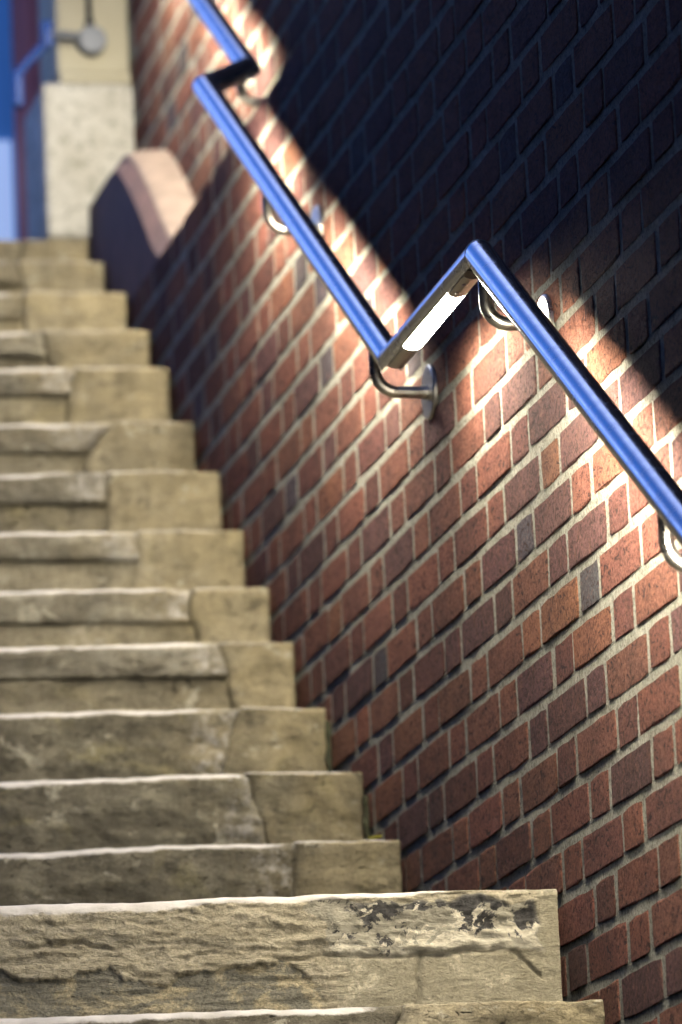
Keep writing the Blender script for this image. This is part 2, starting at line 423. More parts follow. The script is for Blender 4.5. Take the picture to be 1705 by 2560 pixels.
def brick_wall(name, label, cat, X, y0, y1, z0, z1, anchor_y, anchor_z, limit, visible, top_fn=None):
    root = empty(name, (X, (y0+y1)/2, max(0.0, z0 + EYE)), label, cat)
    # mortar body with an uneven, recessed face
    def graded(a, b, f0, f1, fine, coarse):
        q = []; v = a
        while v < b - 1e-6:
            q.append(v); v += fine if f0 < v < f1 else coarse
        return q + [b]
    Yg = graded(y0, y1, 6.2, 11.3, 0.012, 0.06); Zg = graded(z0, z1, 0.75, 3.5, 0.009, 0.05)
    ny = len(Yg)-1; nz = len(Zg)-1
    V = []; F = []
    for z in Zg:
        for y in Yg:
            d = 0.0005 + 0.0003*noise.noise(Vector((X, y*23, z*31))) + 0.0003*noise.noise(Vector((X, y*71, z*83)))
            V.append((X + d, y, z + EYE))
    for j in range(nz):
        for i in range(ny):
            a = j*(ny+1)+i; F.append((a, a+ny+1, a+ny+2, a+1))
    k = len(V); T = 0.32
    V += [(X+T, y0, z0+EYE), (X+T, y1, z0+EYE), (X+T, y1, z1+EYE), (X+T, y0, z1+EYE)]
    bot = list(range(ny+1)); top = [nz*(ny+1)+i for i in range(ny+1)]
    lef = [j*(ny+1) for j in range(nz+1)]; rig = [j*(ny+1)+ny for j in range(nz+1)]
    F += [tuple(bot + [k+1, k]), tuple(top[::-1] + [k+3, k+2])[::1], tuple(lef[::-1] + [k, k+3]), tuple(rig + [k+2, k+1]), (k, k+1, k+2, k+3)]
    tidy(mesh_obj('mortar', V, F, M['mortar'], root))
    # bricks
    r = random.Random(hash(name) % 1000 if False else len(name)*31)
    lst = []
    j0 = math.ceil((z0 - anchor_z)/PITCH - 0.2); j1 = int((z1 - anchor_z)/PITCH + 0.2)
    for j in range(j0, j1):
        zc = anchor_z + (j+0.5)*PITCH
        if zc + PITCH*0.4 > z1 + 0.004 or zc - PITCH*0.5 < z0 - 0.05: continue
        ph = anchor_y + (0.5*UNIT if j % 2 else 0.0) + r.uniform(-.012, .012)
        n0 = int((y0-ph)/UNIT)-1; n1 = int((y1-ph)/UNIT)+2
        for n in range(n0, n1):
            for kd, yc, L in (('h', ph+n*UNIT, HEAD), ('s', ph+n*UNIT+UNIT/2, UNIT-HEAD)):
                yc += r.gauss(0, 0.0022)
                if yc-L/2 < y0 or yc+L/2 > y1: continue
                px, py, dep = project(Vector((X, yc, zc)))
                vis = -40 < px < 1745 and -40 < py < 2600 and zc > stair_top(yc)-0.03 and visible(yc, zc)
                lst.append((kd, yc, zc + r.gauss(0, 0.0009), X - abs(r.gauss(0, 0.0005)) - 0.0004, r.randrange(10), r.randrange(2), r.gauss(0, 0.005), brick_tint(kd, r),
                            (L/dep**2) if vis else 0.0))
    order = sorted(range(len(lst)), key=lambda i: -lst[i][8])
    chosen = [i for i in order if lst[i][8] > 0][:limit]; cs = set(chosen)
    for i in chosen:
        kd, y, z, x, v, fl, rot, tint_, _ = lst[i]
        o = bpy.data.objects.new('brick', VMESH[kd][v % len(VMESH[kd])])
        o.location = (x - X, y - (y0+y1)/2, z + EYE - root.location.z)
        o.rotation_euler = (rot + (math.pi if fl else 0.0), 0, 0)
        o.color = (*tint_, 1); link(o, root)
    Vs = []; Fs = []; Cs = []; base = 0
    for i, q in enumerate(lst):
        if i in cs: continue
        kd, y, z, x, v, fl, rot, tint_, _ = q
        V, F = VAR[kd][v % len(VAR[kd])]
        a = np.array(V); sg = -1.0 if fl else 1.0
        cr, sr = math.cos(rot), math.sin(rot)
        yy = sg*(a[:, 1]*cr - a[:, 2]*sr); zz = sg*(a[:, 1]*sr + a[:, 2]*cr)
        Vs.append(np.stack([a[:, 0]+x-X, yy+y-(y0+y1)/2, zz+z+EYE-root.location.z], 1))
        Fs += [tuple(base+t for t in f) for f in F]; Cs += [tint_]*len(V); base += len(V)
    if Vs:
        me = bpy.data.meshes.new('bricks'); me.from_pydata(np.concatenate(Vs).tolist(), [], Fs)
        at = me.color_attributes.new('tint', 'FLOAT_COLOR', 'POINT')
        at.data.foreach_set('color', np.concatenate([np.array(Cs), np.ones((len(Cs), 1))], 1).astype(np.float32).ravel())
        me.materials.append(M['brick_mass']); me.polygons.foreach_set('use_smooth', [True]*len(me.polygons)); me.set_sharp_from_angle(angle=math.radians(8))
        o = link(bpy.data.objects.new('bricks', me), root); o['kind'] = 'stuff'
    return root

AZ = LEDGE - 42*PITCH + BED/2
plinth = brick_wall('brick_plinth_wall', 'thick lower red brick wall with wide lime joints beside the stone steps', 'brick wall', XW,
                    3.6, 11.20, -EYE, LEDGE-0.004, 7.135 if (round((1.304-AZ)/PITCH-0.5) % 2 == 0) else 7.135-UNIT/2, AZ, 300,
                    lambda y, z: z < LEDGE)
def upper_vis(y, z):                       # hidden below the sight line over the ledge
    return z > LEDGE + (XB-XW)/1.88*2.784 - 0.04
brick_wall('set_back_brick_wall', 'pale blurred brick wall set back above the ledge behind the upper handrail', 'brick wall', XB,
           3.6, 11.30, LEDGE + 0.004, 5.2, 7.2, LEDGE + 0.006, 300, upper_vis)

# sloped coping on the far end of the lower wall
def coping():
    ys = np.linspace(10.325, 11.195, 34)
    zl = np.interp(ys, [10.325, 10.40, 10.61, 10.84, 11.0, 11.195], [2.786, 2.792, 2.967, 3.112, 3.120, 3.120])
    zr = np.interp(ys, [10.325, 10.497, 10.653, 10.804, 10.87, 11.195], [2.806, 2.936, 3.05, 3.140, 3.150, 3.150])
    sm = lambda z: np.convolve(np.pad(z, 2, mode='edge'), np.ones(5)/5, 'valid')
    zl = sm(zl); zr = sm(zr)
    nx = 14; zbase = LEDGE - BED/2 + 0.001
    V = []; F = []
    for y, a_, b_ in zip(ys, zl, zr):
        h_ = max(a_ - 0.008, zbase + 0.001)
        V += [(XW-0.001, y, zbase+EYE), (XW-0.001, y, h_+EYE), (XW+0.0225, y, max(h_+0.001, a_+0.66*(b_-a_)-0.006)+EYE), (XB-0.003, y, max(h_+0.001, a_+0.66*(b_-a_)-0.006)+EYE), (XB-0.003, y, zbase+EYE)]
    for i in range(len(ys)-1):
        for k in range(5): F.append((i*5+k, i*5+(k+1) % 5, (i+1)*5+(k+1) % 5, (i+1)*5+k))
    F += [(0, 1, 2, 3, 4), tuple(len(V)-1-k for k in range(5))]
    tidy(mesh_obj('coping_shaded_side', V, F, M['coping_shaded_side'], plinth, smooth=False))  # side and left rounding carry painted shade
    V = []; F = []
    for y, a_, b_ in zip(ys, zl, zr):
        prof = [(XW+0.022, max(zbase, a_+0.66*(b_-a_)-0.0058))]
        for k in range(nx):
            u = k/(nx-1)
            prof.append((XW+0.022 + (XB-XW-0.024)*u**1.6, a_ + (b_-a_)*(0.66 + 0.34*math.sin(math.pi/2*u))))
        prof += [(XB-0.002, max(zbase, a_+0.66*(b_-a_)-0.0058))]
        V += [(p[0], y, max(p[1], zbase + (0.0 if p[1] <= zbase else 0.001))+EYE) for p in prof]
    m = nx+2
    for i in range(len(ys)-1):
        for k in range(m):
            F.append((i*m+k, i*m+(k+1) % m, (i+1)*m+(k+1) % m, (i+1)*m+k))
    F += [tuple(range(m)), tuple(range((len(ys)-1)*m+m-1, (len(ys)-1)*m-1, -1))]
    tidy(mesh_obj('coping', V, F, M['coping'], plinth, angle=38))
coping()

# ------------------------------------------------------------------ stone steps
def sstep(a, b, x):
    t = max(0.0, min(1.0, (x-a)/(b-a))); return t*t*(3-2*t)
def xcols(x0, x1, fine):
    xs = []
    x = x0
    while x < x1 - 1e-6:
        xs.append(x); x += fine if x > 0.92 else 0.07
    xs.append(x1); return xs
def stone_part(name, parent, mat, x0, x1, z0, ztop, y0, y1, nose, amp, fine, seed, strat=3.0, wear=0.0, end_round=0.006, ledge=None, pale=0.0, warp=None, lichen=0.0):
    """a block of stone: worn nose along the top front edge, rough displaced front"""
    xs = xcols(x0, x1, fine); nn = 10
    nzr = max(3, int((ztop-z0)/fine))
    V = []; F = []; m = None; pv = []
    for x in xs:
        # wear: deeper towards the middle of the flight
        t = max(0.0, min(1.0, (XW - 0.12 - x)/0.75)); t = t*t*(3-2*t)
        zt = ztop - wear*t + 0.0022*fb(x*7, seed, 0.3, 3) + 0.0012*fb(x*31, seed, 1.3, 2)
        e = min(x-x0, x1-x); er = end_round*(1-min(1.0, e/end_round))**2 if e < end_round else 0.0
        r_ = nose*(0.75 + 0.5*t + 0.3*fb(x*9, seed+4, 0, 2)); r_ = max(0.0025, min(r_, (ztop-z0)*0.45))
        prof = [(y1, z0), (y1, zt), ((y0+y1)/2, zt - 0.2*wear*t), (y0 + r_ + 0.035, zt)]
        for k in range(nn):
            a = math.pi/2*k/(nn-1)
            yy = y0 + r_*(1 - math.sin(a)) ; zz = zt - r_*(1-math.cos(a))
            d = 0.25*amp*(k/(nn-1))**2*fb(x*22, zz*22*strat, seed, 4)
            prof.append((yy - d + er, zz))
        for k in range(1, nzr+1):
            zz = zt - r_ + (z0 - zt + r_)*k/nzr
            q = min(1.0, k/4)
            d = amp*(0.55*fb(x*13, zz*13*strat, seed+2, 5) + 0.5*abs(fb(x*30, zz*30*strat, seed+9, 4)) - 0.25) * q
            d += 0.4*amp*q*max(-1, min(1, 3*fb(x*5, zz*9, seed+30, 3)))
            prof.append((y0 - d + er + (0 if ledge is None else ledge), zz))
        m = len(prof)
        fade = max(0.0, min(1.0, (x1 - x)/0.06 + fb(x*17, seed, 5, 3)*0.5))*max(0.55, min(1.0, 1.0 + 0.5*fb(x*6, seed+8, 5, 3)))
        for k in range(m):
            a = (k-4)/(nn-1)                       # 0 on the tread, 1 where the nose meets the riser
            pv.append(0.0 if (k < 3 or pale == 0) else 0.3*fade if k == 3 else max(fade*max(0.0, min(1.0, 0.5 + (pale - a)*2.2)), lichen*sstep(0.16, 0.03, x1-x)*(0.9 if k < nn+4+0.8*nzr else 0.5)))
        if warp is None: V += [(x, p[0], p[1]+EYE) for p in prof]
        else: V += [(warp(x, p[1]), p[0], p[1]+EYE) for p in prof]
    for i in range(len(xs)-1):
        for k in range(m):
            F.append((i*m+k, (i+1)*m+k, (i+1)*m+(k+1) % m, i*m+(k+1) % m))
    F += [tuple(range(m)), tuple(range((len(xs)-1)*m+m-1, (len(xs)-1)*m-1, -1))]
    o = mesh_obj(name, V, F, mat, parent)
    at = o.data.attributes.new('pale', 'FLOAT', 'POINT'); at.data.foreach_set('value', pv)
    o.data.set_sharp_from_angle(angle=math.radians(65)) if amp < 0.003 else None
    return tidy(o)
def make_warp(sx, zmid, lean, curve, seed, reach=0.06):
    """joints between the stones lean, bend and wander; every stone of the step follows the same line"""
    def w(x, z):
        f = max(0.0, 1 - abs(x-sx)/reach)
        return x + f*(lean*(z-zmid) + curve*(z-zmid)**2 + 0.006*fb(z*22, seed, 0.7, 3))
    return w

def landing_edge(parent, y0, y1, z0, ztop, wear):
    """the long split stone in front of the landing: strata, a shelled-off foot, a cracked cement repair and flaking paint"""
    x1 = XW - 0.006; xs = [x for x in xcols(X_LEFT, x1, 0.0032)]; nn = 12; nzr = 62
    V = []; F = []; A = {k: [] for k in ('pale', 'rec', 'cem', 'flk', 'low')}
    for x in xs:
        t = sstep(0, 1, (XW-0.12-x)/0.75)
        zt = ztop - wear*t + 0.002*fb(x*7, 3.1, 0.3, 3) + 0.001*fb(x*31, 3.1, 1.3, 2)
        r_ = 0.021*(0.45 + 0.8*t + 0.25*fb(x*9, 7, 0, 2)); r_ = max(0.004, r_)
        prof = [(y1, z0, 0), (y1, zt, 1), ((y0+y1)/2, zt - 0.3*wear*t, 1), (y0 + r_ + 0.035, zt, 1)]
        fade = sstep(1.80, 1.62, x + 0.03*fb(x*17, 3, 5, 3)) if x > 1.5 else 1.0
        masks = [(0, 0, 0, 0)]*4
        zs = [(zt - r_*(1-math.cos(math.pi/2*k/(nn-1))), y0 + r_*(1-math.sin(math.pi/2*k/(nn-1))), k/(nn-1)) for k in range(nn)]
        zs += [(zt - r_ + (z0-zt+r_)*k/nzr, y0, 1 + k/8) for k in range(1, nzr+1)]
        for (z, yb, q) in zs:
            h = zt - z
            rt = sstep(1.50, 1.57, x + 0.05*fb(z*16, x*7, 2.2, 3))
            hc = 0.088 + 0.007*fb(x*10, 0.3, 8.8, 3)
            cem = sstep(1.52, 1.60, x - 0.5*(h-0.12) + 0.08*fb(x*9, z*14, 6.1, 4))*sstep(-0.003, 0.006, h-hc)
            cem = max(cem, sstep(XW-0.040, XW-0.032, x + 0.012*fb(z*25, 1, 1, 3)))
            flk = rt*sstep(0.008, 0.016, h + 0.012*fb(x*16, 4.4, 4, 3))*sstep(0.004, -0.006, h-hc)*(1-cem)
            hb = 0.108 + 0.045*fb(x*5.5, 1.7, 3, 3) + 0.012*fb(x*27, 2.7, 3, 3)
            rec = sstep(-0.001, 0.004, h-hb)*(1-sstep(1.50, 1.56, x))
            amp = 0.0125*(1-0.8*cem)*(1-0.65*rec)*min(1.0, q**2 if q < 1 else 1.0)
            d = amp*(0.6*fb(x*8, z*34, 5.1, 5) + 0.5*abs(fb(x*17, z*85, 9.1, 4)) - 0.25)
            if q > 1: d += 0.0024*(1-cem)*fb(x*5, z*210, 2.9, 3) - 0.007*rec - 0.002*cem + 0.0025*flk*fb(x*22, z*22, 13, 4)
            # cracks
            if 1.44 < x < 1.815: d -= 0.013*math.exp(-((h-hc)/0.0022)**2)*sstep(1.44, 1.50, x)
            if x >= 1.805: d -= 0.012*math.exp(-((h-hc-0.9*(x-1.805))/0.003)**2)*sstep(1.85, 1.84, x)
            if h > hc: d -= 0.011*math.exp(-((x-1.668-0.008*fb(z*18, 3, 3, 3)+0.10*(h-0.13))/0.0026)**2)
            if 1.08 < x < 1.27: d -= 0.010*math.exp(-((h-0.062-0.006*fb(x*14, 5, 5, 3))/0.0028)**2)*sstep(1.08, 1.13, x)*sstep(1.27, 1.22, x)
            if 1.30 < x < 1.50: d -= 0.007*math.exp(-((h-0.078-0.010*fb(x*11, 6, 5, 3))/0.002)**2)*sstep(1.30, 1.36, x)
            prof.append((yb - d, z, q)); masks.append((rec, cem, flk, min(1.0, h/0.085)))
        m = len(prof)
        for k, (p, mk) in enumerate(zip(prof, masks)):
            V.append((x, p[0], p[1]+EYE))
            A['pale'].append(0.0 if k < 3 else fade*max(0.0, min(1.0, 0.5 + (0.80-p[2])*2.2)) if k > 3 else 0.3*fade)
            for n_, v_ in zip(('rec', 'cem', 'flk', 'low'), mk): A[n_].append(v_)
    for i in range(len(xs)-1):
        for k in range(m):
            F.append((i*m+k, (i+1)*m+k, (i+1)*m+(k+1) % m, i*m+(k+1) % m))
    F += [tuple(range(m)), tuple(range((len(xs)-1)*m+m-1, (len(xs)-1)*m-1, -1))]
    o = mesh_obj('edge_stone', V, F, M['landing'], parent)
    for n_, vals in A.items():
        at = o.data.attributes.new(n_, 'FLOAT', 'POINT'); at.data.foreach_set('value', vals)
    return tidy(o)

ORD = ['first', 'second', 'third', 'fourth', 'fifth', 'sixth', 'seventh', 'eighth', 'ninth', 'tenth', 'eleventh', 'twelfth']
def step_label(i):
    if i == 0: return 'stone step at the bottom edge of the picture, below the landing edge'
    if i == 1: return 'rough landing edge step with flaking black and white paint patch'
    if i == 14: return 'topmost stone step at the foot of the pale gate pier'
    extra = {2: 'dark mossy', 3: 'dark stained', 4: 'brown', 5: 'pale worn', 6: 'worn', 7: 'worn', 8: 'olive tinged', 9: 'cracked', 10: 'beige', 11: 'beige', 12: 'blurred grey', 13: 'blurred cream'}[i]
    return '%s stone step, %s one up from the landing' % (extra, ORD[i-2])

for i in range(len(STEP_Y)):
    y0 = STEP_Y[i]; zt = STEP_Z[i]
    zb = (STEP_Z[i-1] if i else zt-0.19) - 0.03
    y1 = (STEP_Y[i+1] if i+1 < len(STEP_Y) else y0+0.34) + 0.05
    sx = SLAB_X[i]; fine = 0.0045 if i < 2 else (0.007 if i < 6 else 0.011)
    root = empty('stone_step', (0.9, y0, zb+EYE), step_label(i), 'stone step', 'worn stone steps of the flight')
    wear = [0.004, 0.010, 0.014, 0.012, 0.006, 0.010, 0.008, 0.010, 0.018, 0.018, 0.024, 0.024, 0.02, 0.014, 0.01][i]
    xe = XW - 0.006
    H = zt - zb - 0.03; zm = zt - H/2
    if i == 1:
        landing_edge(root, y0, y0+0.34, zb, zt, wear)
        stone_part('landing_slab', root, M['slab'], X_LEFT, xe, zb, zt-0.004, y0+0.342, y1, 0.004, 0.002, 0.05, 7.9, 1.0)
        continue
    if i == 0:
        w = make_warp(1.551, zm, 0.5, 0.0, 12.0)
        stone_part('worn_stone', root, M['dark_stone'], X_LEFT, 1.55, zb, zt, y0, y1, 0.018, 0.012, fine, 13.1, 3.0, wear, pale=0.75, warp=w)
        stone_part('end_block', root, M['stone'], 1.5508, xe, zb, zt+0.001, y0, y1, 0.006, 0.010, fine, 14.1, 1.5, warp=w)
        continue
    rr = random.Random(i*17)
    if i in (2, 3, 4):
        w = make_warp(sx-0.05, zm, rr.uniform(-0.5, 0.5), rr.uniform(-2, 2), i*3.0, 0.05)
        stone_part('worn_stone', root, M['dark_stone'], X_LEFT, sx-0.05, zb, zt, y0, y1, 0.018, 0.009, fine, 20+i*3.3, 2.2, wear, pale=0.72, warp=w, lichen=0.5)
        stone_part('end_stone', root, M['dark_stone'], sx-0.0498, xe, zb, zt+0.001, y0+0.0005, y1, 0.010, 0.006, fine, 40+i*2.1, 1.6, pale=0.55, warp=w)
        continue
    st = [0.060, 0.062, 0.055, 0.062, 0.062, 0.058, 0.055, 0.055, 0.05, 0.05][i-5]
    lower = 'stone'
    endm = 'stone'
    w = make_warp(sx, zm, rr.uniform(-0.35, 0.35), [0, 4, -3, 0, 7, 0, -3, 0, 0, 0][i-5], i*3.0, 0.07)
    stone_part('worn_slab', root, M['slab'], X_LEFT, sx, zt-st, zt, y0-0.004, y1, 0.018, 0.009, fine, 60+i*3.7, 2.2, wear, 0.012, pale=0.72, warp=w, lichen=0.55 if 5 <= i <= 10 else 0.3)
    stone_part('riser_stone', root, M[lower], X_LEFT, sx-0.001, zb, zt-st-0.003, y0+0.008, y0+0.12, 0.004, 0.008, fine, 90+i*1.9, 1.6, warp=w)
    stone_part('end_block', root, M[endm], sx+0.0010, xe, zb, zt+0.001, y0+0.001, y1, 0.009, 0.006, fine, 120+i*2.3, 1.2, pale=0.55, warp=w)

# mossy mortar where the stones end against the wall
for (yy, za, zb_, nth) in ((8.905, 1.45, 1.575, 'third'), (8.63, 1.30, 1.40, 'second')):
    V = []; F = []
    r = random.Random(int(yy*100))
    n = 14
    for k in range(n+1):
        z = za+(zb_-za)*k/n
        w = 0.006 + 0.004*noise.noise(Vector((z*40, yy, 0)))
        for a in range(7):
            t = a/6*math.pi
            V.append((XW - 0.002 - w*(0.5-0.5*math.cos(t))*1.4, yy - 0.004 - w*math.sin(t)*0.8, z+EYE))
    for k in range(n):
        for a in range(6): F.append((k*7+a, k*7+a+1, (k+1)*7+a+1, (k+1)*7+a))
    o = mesh_obj('moss', V, F, M['moss']); o['kind'] = 'stuff'
    o['label'] = 'dark green moss between brick wall and end of the %s step above the landing' % nth; o['category'] = 'moss'

# small yellow leaf lying on the first step above the landing
leaf_s = N('yellow leaf'); M['leaf'] = leaf_s.done((0.55, 0.50, 0.05), 0.6)
V = []; F = []
for k in range(9):
    u = k/8; w_ = 0.006*math.sin(math.pi*min(1, u*1.05+0.02))**0.8
    for j in (-1, 0, 1): V.append((1.835 + 0.022*u - 0.011, STEP_Y[2] + 0.012 + j*w_, STEP_Z[2] + 0.004 + EYE + 0.003*abs(j) + 0.003*u*u))
for k in range(8):
    for j in (0, 1): F.append((k*3+j, k*3+j+1, k*3+j+4, k*3+j+3))
lf = mesh_obj('fallen_leaf', V, F, M['leaf']); lf['label'] = 'tiny yellow leaf lying on the dark first step above the landing'; lf['category'] = 'leaf'
md = lf.modifiers.new('thickness', 'SOLIDIFY'); md.thickness = 0.0006

# ------------------------------------------------------------------ handrail
R_T = 0.0218
XR = 1.7912; XR2 = 1.8952
NODES = [Vector((XR, 4.9, 1.969-0.609*2.411)), Vector((XR, 7.311, 1.969)), Vector((XR, 7.914, 1.963)), Vector((XR, 9.352, 2.832)),
         Vector((XR2, 9.4575, 2.9009)), Vector((XR2, 11.02, 3.859))]
NODES = [n + Vector((0, 0, EYE)) for n in NODES]
rail = empty('handrail', (XR, 7.0, EYE), 'brushed stainless handrail zigzagging up the brick wall with lamps underneath', 'handrail')
LOC = rail.location
def frame(a, b):
    t = (b-a).normalized(); s_ = t.cross(Vector((0, 0, 1))).normalized(); d = t.cross(s_).normalized()
    if d.z > 0: d = -d
    return t, s_, d
HALF = math.radians(42)
def tube_profile(slot):
    P = []
    if slot:
        n = 44
        for k in range(n+1):
            a = HALF + (2*math.pi-2*HALF)*k/n
            P.append((math.sin(a)*R_T, math.cos(a)*R_T))
        hw = math.sin(HALF)*R_T
        P += [(-hw+0.0012, 0.0150), (-hw+0.0012, 0.0085), (hw-0.0012, 0.0085), (hw-0.0012, 0.0150)]
    else:
        for k in range(52):
            a = 2*math.pi*k/52; P.append((math.sin(a)*R_T, math.cos(a)*R_T))
    return P
def segment(i, slot):
    a, b = NODES[i], NODES[i+1]; t, s_, d = frame(a, b)
    P = tube_profile(slot)
    def mitre(j):
        if j == 0 or j == len(NODES)-1: return t
        t0 = (NODES[j]-NODES[j-1]).normalized(); t1 = (NODES[j+1]-NODES[j]).normalized()
        return (t0+t1).normalized()
    V = []
    for node, nrm in ((a, mitre(i)), (b, mitre(i+1))):
        for (p, q) in P:
            w = s_*p + d*q
            V.append(node + w - t*(w.dot(nrm)/t.dot(nrm)))
    n = len(P)
    F = [(k, (k+1) % n, n+(k+1) % n, n+k) for k in range(n)]
    if i == 0: F.append(tuple(range(n)))
    if i == len(NODES)-2: F.append(tuple(range(2*n-1, n-1, -1)))
    return tidy(mesh_obj('rail_tube', V, F, M['steel'], rail, angle=40))
tubes = [segment(i, i in (0, 1, 2, 4)) for i in range(5)]
def weld(j):
    t0 = (NODES[j]-NODES[j-1]).normalized(); t1 = (NODES[j+1]-NODES[j]).normalized(); nrm = (t0+t1).normalized()
    t, s_, d = frame(NODES[j-1], NODES[j])
    V = []; F = []; n = 40; m = 6
    ring = []
    for k in range(n):
        a = HALF*1.08 + (2*math.pi-2.16*HALF)*k/(n-1)
        w = s_*(math.sin(a)*R_T) + d*(math.cos(a)*R_T)
        ring.append(NODES[j] + w - t*(w.dot(nrm)/t.dot(nrm)))
    for k, p in enumerate(ring):
        rad = (p-NODES[j]).normalized(); q = 0.0011*(1 + 0.35*noise.noise(Vector((k*0.9, j, 0))))
        for e in range(m):
            b = 2*math.pi*e/m; V.append(p + rad*(q*math.cos(b)*0.6) + nrm*(q*math.sin(b)*1.6))
    for k in range(n-1):
        for e in range(m): F.append((k*m+e, k*m+(e+1) % m, (k+1)*m+(e+1) % m, (k+1)*m+e))
    F += [tuple(range(m)), tuple(range(len(V)-1, len(V)-m-1, -1))]
    tidy(mesh_obj('weld_bead', V, F, M['steel_bracket'], rail))
for j in (1, 2, 3, 4): weld(j)

def insert(i, t0, t1, mat, name, flat, parent):
    """a lamp diffuser (flat) or cover (rounded flush with the tube) in the slot of segment i, from t0 to t1 metres"""
    a, b = NODES[i], NODES[i+1]; t, s_, d = frame(a, b)
    hw = math.sin(HALF)*R_T - 0.0016
    P = []
    n = 12
    for k in range(n+1):
        p = hw*(1-2*k/n)
        q = (0.0168 + 0.0034*(1-(p/hw)**2)) if flat else math.sqrt(R_T**2-p*p)
        P.append((p, q))
    P += [(-hw, 0.0095), (hw, 0.0095)]
    V = []
    for tt in (t0, t1):
        for (p, q) in P: V.append(a + t*tt + s_*p + d*q)
    m = len(P)
    F = [(k, (k+1) % m, m+(k+1) % m, m+k) for k in range(m)] + [tuple(range(m)), tuple(range(2*m-1, m-1, -1))]
    return tidy(mesh_obj(name, V, F, mat, parent, angle=35))
def seg_len(i): return (NODES[i+1]-NODES[i]).length

# lamps: level run over the landing, then along the sloping runs
lamp = bpy.data.objects.new('lamp_module', None); link(lamp, rail); lamp.location = (0, 0, 0)
insert(1, 0.155, 0.455, M['led'], 'diffuser', True, lamp)
insert(1, 0.050, 0.1545, M['cover'], 'cover_plate', False, lamp)
insert(1, 0.4555, 0.572, M['cover'], 'cover_plate', False, lamp)
t, s_, d = frame(NODES[1], NODES[2])
for tt in (0.083, 0.128):
    for (r0, dz, nm) in ((0.0042, 0.0006, 'screw'),):
        c = NODES[1] + t*tt + s_*(-0.004) + d*(R_T+0.0001)
        V = []; F = []
        rings = [(r0, -0.001), (r0, dz), (r0*0.8, dz+0.0004), (r0*0.45, dz+0.0004), (r0*0.36, -0.0009)]
        for (rr, hh) in rings:
            for k in range(16):
                a = 2*math.pi*k/16; V.append(c + t*(rr*math.cos(a)) + s_*(rr*math.sin(a)) + d*hh)
        for q in range(len(rings)-1):
            for k in range(16): F.append((q*16+k, q*16+(k+1) % 16, (q+1)*16+(k+1) % 16, (q+1)*16+k))
        F.append(tuple(range((len(rings)-1)*16, len(rings)*16)))
        tidy(mesh_obj(nm, V, F, M['screw'], lamp, angle=30))
for i, runs in ((0, ((0.95, 1.70), (1.90, 2.62))), (2, ((0.25, 0.93), (1.17, 1.60))), (4, ((0.20, 0.94), (1.12, 1.42)))):
    last = 0.035
    for t0, t1 in runs:
        lm = bpy.data.objects.new('lamp_module', None); link(lm, rail)
        insert(i, t0, t1, M['led'], 'diffuser', True, lm)
        if last < t0: insert(i, last, t0-0.001, M['cover'], 'cover_plate', False, lm)
        last = t1+0.001
    insert(i, last, seg_len(i)-0.035, M['cover'], 'cover_plate', False, lm)

def tube_path(pts, r, n=16):
    V = []; F = []
    prev = None
    for i, p in enumerate(pts):
        t = (pts[min(i+1, len(pts)-1)] - pts[max(i-1, 0)]).normalized()
        ref = Vector((0, 1, 0)); s_ = t.cross(ref).normalized(); u = s_.cross(t)
        for k in range(n):
            a = 2*math.pi*k/n; V.append(p + s_*(r*math.cos(a)) + u*(r*math.sin(a)))
    for i in range(len(pts)-1):
        for k in range(n): F.append((i*n+k, i*n+(k+1) % n, (i+1)*n+(k+1) % n, (i+1)*n+k))
    F += [tuple(range(n)), tuple(range(len(V)-1, len(V)-n-1, -1))]
    return V, F
def rail_z(y):
    for a, b in zip(NODES[:-1], NODES[1:]):
        if a.y <= y <= b.y: return a.z + (b.z-a.z)*(y-a.y)/(b.y-a.y)
def bracket(y, x, xwall, drop=0.094):
    br = bpy.data.objects.new('bracket', None); link(br, rail)
    zr = rail_z(y); za = zr - drop; R = 0.034
    pts = [Vector((xwall-0.004, y, za)), Vector((x+R+0.02, y, za))]
    for k in range(0, 11):
        a = math.pi/2*k/10
        pts.append(Vector((x + R - R*math.sin(a), y, za + R - R*math.cos(a))))
    pts.append(Vector((x, y, zr - 0.012)))
    V, F = tube_path(pts, 0.0098)
    tidy(mesh_obj('arm', V, F, M['steel_bracket'], br, angle=40))
    # round wall rose, bevelled disc
    V = []; F = []; n = 40
    rings = [(0.0, 0.0075), (0.040, 0.0075), (0.0425, 0.0065), (0.0435, 0.005), (0.0435, -0.003)]
    for (rr, h) in rings[1:]:
        for k in range(n):
            a = 2*math.pi*k/n; V.append(Vector((xwall - h, y + rr*math.cos(a), za + rr*math.sin(a))))
    for q in range(len(rings)-2):
        for k in range(n): F.append((q*n+k, q*n+(k+1) % n, (q+1)*n+(k+1) % n, (q+1)*n+k))
    F.append(tuple(range(n))); F.append(tuple(range(len(V)-1, len(V)-n-1, -1)))
    rose = tidy(mesh_obj('wall_rose', V, F, M['steel_bracket'], br, angle=30))
    # collar where the arm enters the rose
    V, F = tube_path([Vector((xwall-0.016, y, za)), Vector((xwall-0.006, y, za))], 0.0118)
    tidy(mesh_obj('collar', V, F, M['steel_bracket'], br, angle=30))
for y, x, xwl in ((6.408, XR, XW), (7.290, XR, XW), (8.034, XR, XW), (8.822, XR, XW), (9.545, XR2, XB), (10.35, XR2, XB)):
    bracket(y, x, xwl)

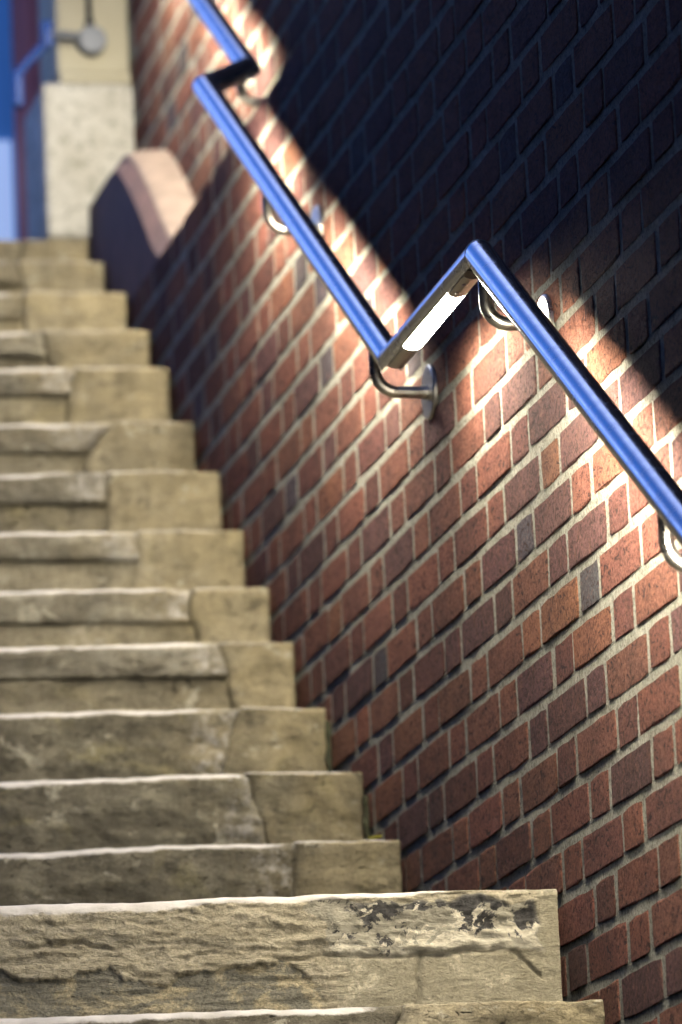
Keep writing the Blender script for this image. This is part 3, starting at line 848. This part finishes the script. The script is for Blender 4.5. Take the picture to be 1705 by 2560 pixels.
# ------------------------------------------------------------------ gate pier, fittings and the yard beyond
def rbox(x0, x1, y0, y1, z0, z1, name, mat, parent, bev=0.012, seg=3):
    bm = bmesh.new(); bmesh.ops.create_cube(bm, size=1.0)
    for v in bm.verts:
        v.co = Vector(((x0+x1)/2 + v.co.x*(x1-x0), (y0+y1)/2 + v.co.y*(y1-y0), (z0+z1)/2 + v.co.z*(z1-z0)))
    bmesh.ops.bevel(bm, geom=list(bm.edges), offset=bev, segments=seg, profile=0.5, affect='EDGES')
    V = [tuple(v.co) for v in bm.verts]; bm.verts.index_update(); F = [tuple(v.index for v in f.verts) for f in bm.faces]; bm.free()
    return mesh_obj(name, V, F, mat, parent, angle=40)
pier = empty('gate_pier', (1.88, 11.3, 2.95+EYE), 'pale limestone gate pier with cream upper shaft at the stair top', 'gate pier')
rbox(1.778, 1.874, 11.190, 11.45, 2.96+EYE, 3.043+EYE, 'base_stone', M['stone'], pier, 0.008)
rbox(1.786, 1.998, 11.200, 11.48, 3.045+EYE, 3.398+EYE, 'lower_block', M['limestone'], pier, 0.014)
rbox(1.826, 1.996, 11.215, 11.47, 3.399+EYE, 3.425+EYE, 'moulding', M['cream'], pier, 0.010)
rbox(1.826, 2.000, 11.235, 11.48, 3.426+EYE, 5.0+EYE, 'shaft', M['cream'], pier, 0.010)

# short side rail fixed to the pier by a round rose
fit = empty('pier_handrail_end', (1.90, 11.16, 3.50+EYE), 'short steel rail end held by a round rose on the cream pier', 'handrail')
cz = Vector((1.9015, 11.20, 3.4985+EYE))
def disc_y(c, r, th, name, mat, parent):
    V = []; F = []; n = 36
    for (rr, h) in ((r*0.9, th), (r, th*0.7), (r, 0.0)):
        for k in range(n):
            a = 2*math.pi*k/n; V.append(Vector((c.x+rr*math.cos(a), c.y-h, c.z+rr*math.sin(a))))
    for q in range(2):
        for k in range(n): F.append((q*n+k, q*n+(k+1) % n, (q+1)*n+(k+1) % n, (q+1)*n+k))
    F += [tuple(range(n)), tuple(range(len(V)-1, len(V)-n-1, -1))]
    return tidy(mesh_obj(name, V, F, mat, parent, angle=30))
disc_y(Vector((1.9015, 11.234, cz.z)), 0.033, 0.03, 'rose', M['dull'], fit)
def bar(a, b, r, name, mat, parent):
    V, F = tube_path([a, b], r) if abs((b-a).normalized().y) < 0.99 else ([], [])
    return tidy(mesh_obj(name, V, F, mat, parent, angle=30))
pa = Vector((1.875, 11.205, cz.z+0.004)); pb = Vector((1.800, 11.195, cz.z+0.007))
bar(pa, pb, 0.0095, 'arm', M['dull'], fit)
rbox(pb.x-0.012, pb.x+0.010, 11.18, 11.21, pb.z-0.033, pb.z+0.026, 'post', M['sky_blue_steel'], fit, 0.005)
pc = Vector((1.733, 11.20, cz.z-0.115))
bar(pb + Vector((-0.003, 0, -0.02)), pc + Vector((0.004, 0, 0.035)), 0.0095, 'sloping_bar', M['sky_blue_steel'], fit)
rbox(pc.x-0.012, pc.x+0.010, 11.185, 11.215, pc.z-0.045, pc.z+0.036, 'post', M['sky_blue_steel'], fit, 0.005)
rod = empty('iron_rod', (1.899, 11.22, 3.54+EYE), 'thin dark iron rod running up the cream pier above the rose', 'rod')
V, F = tube_path([Vector((1.899, 11.222, 3.537+EYE)), Vector((1.899, 11.222, 4.2+EYE))], 0.0065)
tidy(mesh_obj('rod', V, F, M['channel'], rod, angle=30))
rbox(1.889, 1.909, 11.212, 11.234, 3.533+EYE, 3.545+EYE, 'socket', M['channel'], rod, 0.002)

yard = empty('yard_wall', (2.3, 12.4, 3.05+EYE), 'violet brown brick jamb wall seen past the left of the pier', 'wall')
xa = 1.948
rbox(xa, xa+0.9, 12.4, 12.7, 3.046+EYE, 5.6+EYE, 'jamb', M['violet'], yard, 0.03)
door = empty('blue_door', (1.7, 12.9, 3.05+EYE), 'blue door with added glow and a pale emissive pane behind the pier', 'door')
rbox(1.15, 2.25, 12.75, 12.80, 3.046+EYE, 5.3+EYE, 'leaf', M['blue'], door, 0.004)
PX, PZ0, PZ1 = 1.949, 3.446 + EYE, 3.711 + EYE          # right edge, sill and head of the pane
rbox(PX-0.30, PX, 12.735, 12.749, PZ0, PZ1, 'pane', M['pane'], door, 0.003)
rbox(PX-0.33, PX-0.302, 12.73, 12.749, PZ0, PZ1, 'pane_frame', M['blue'], door, 0.003)
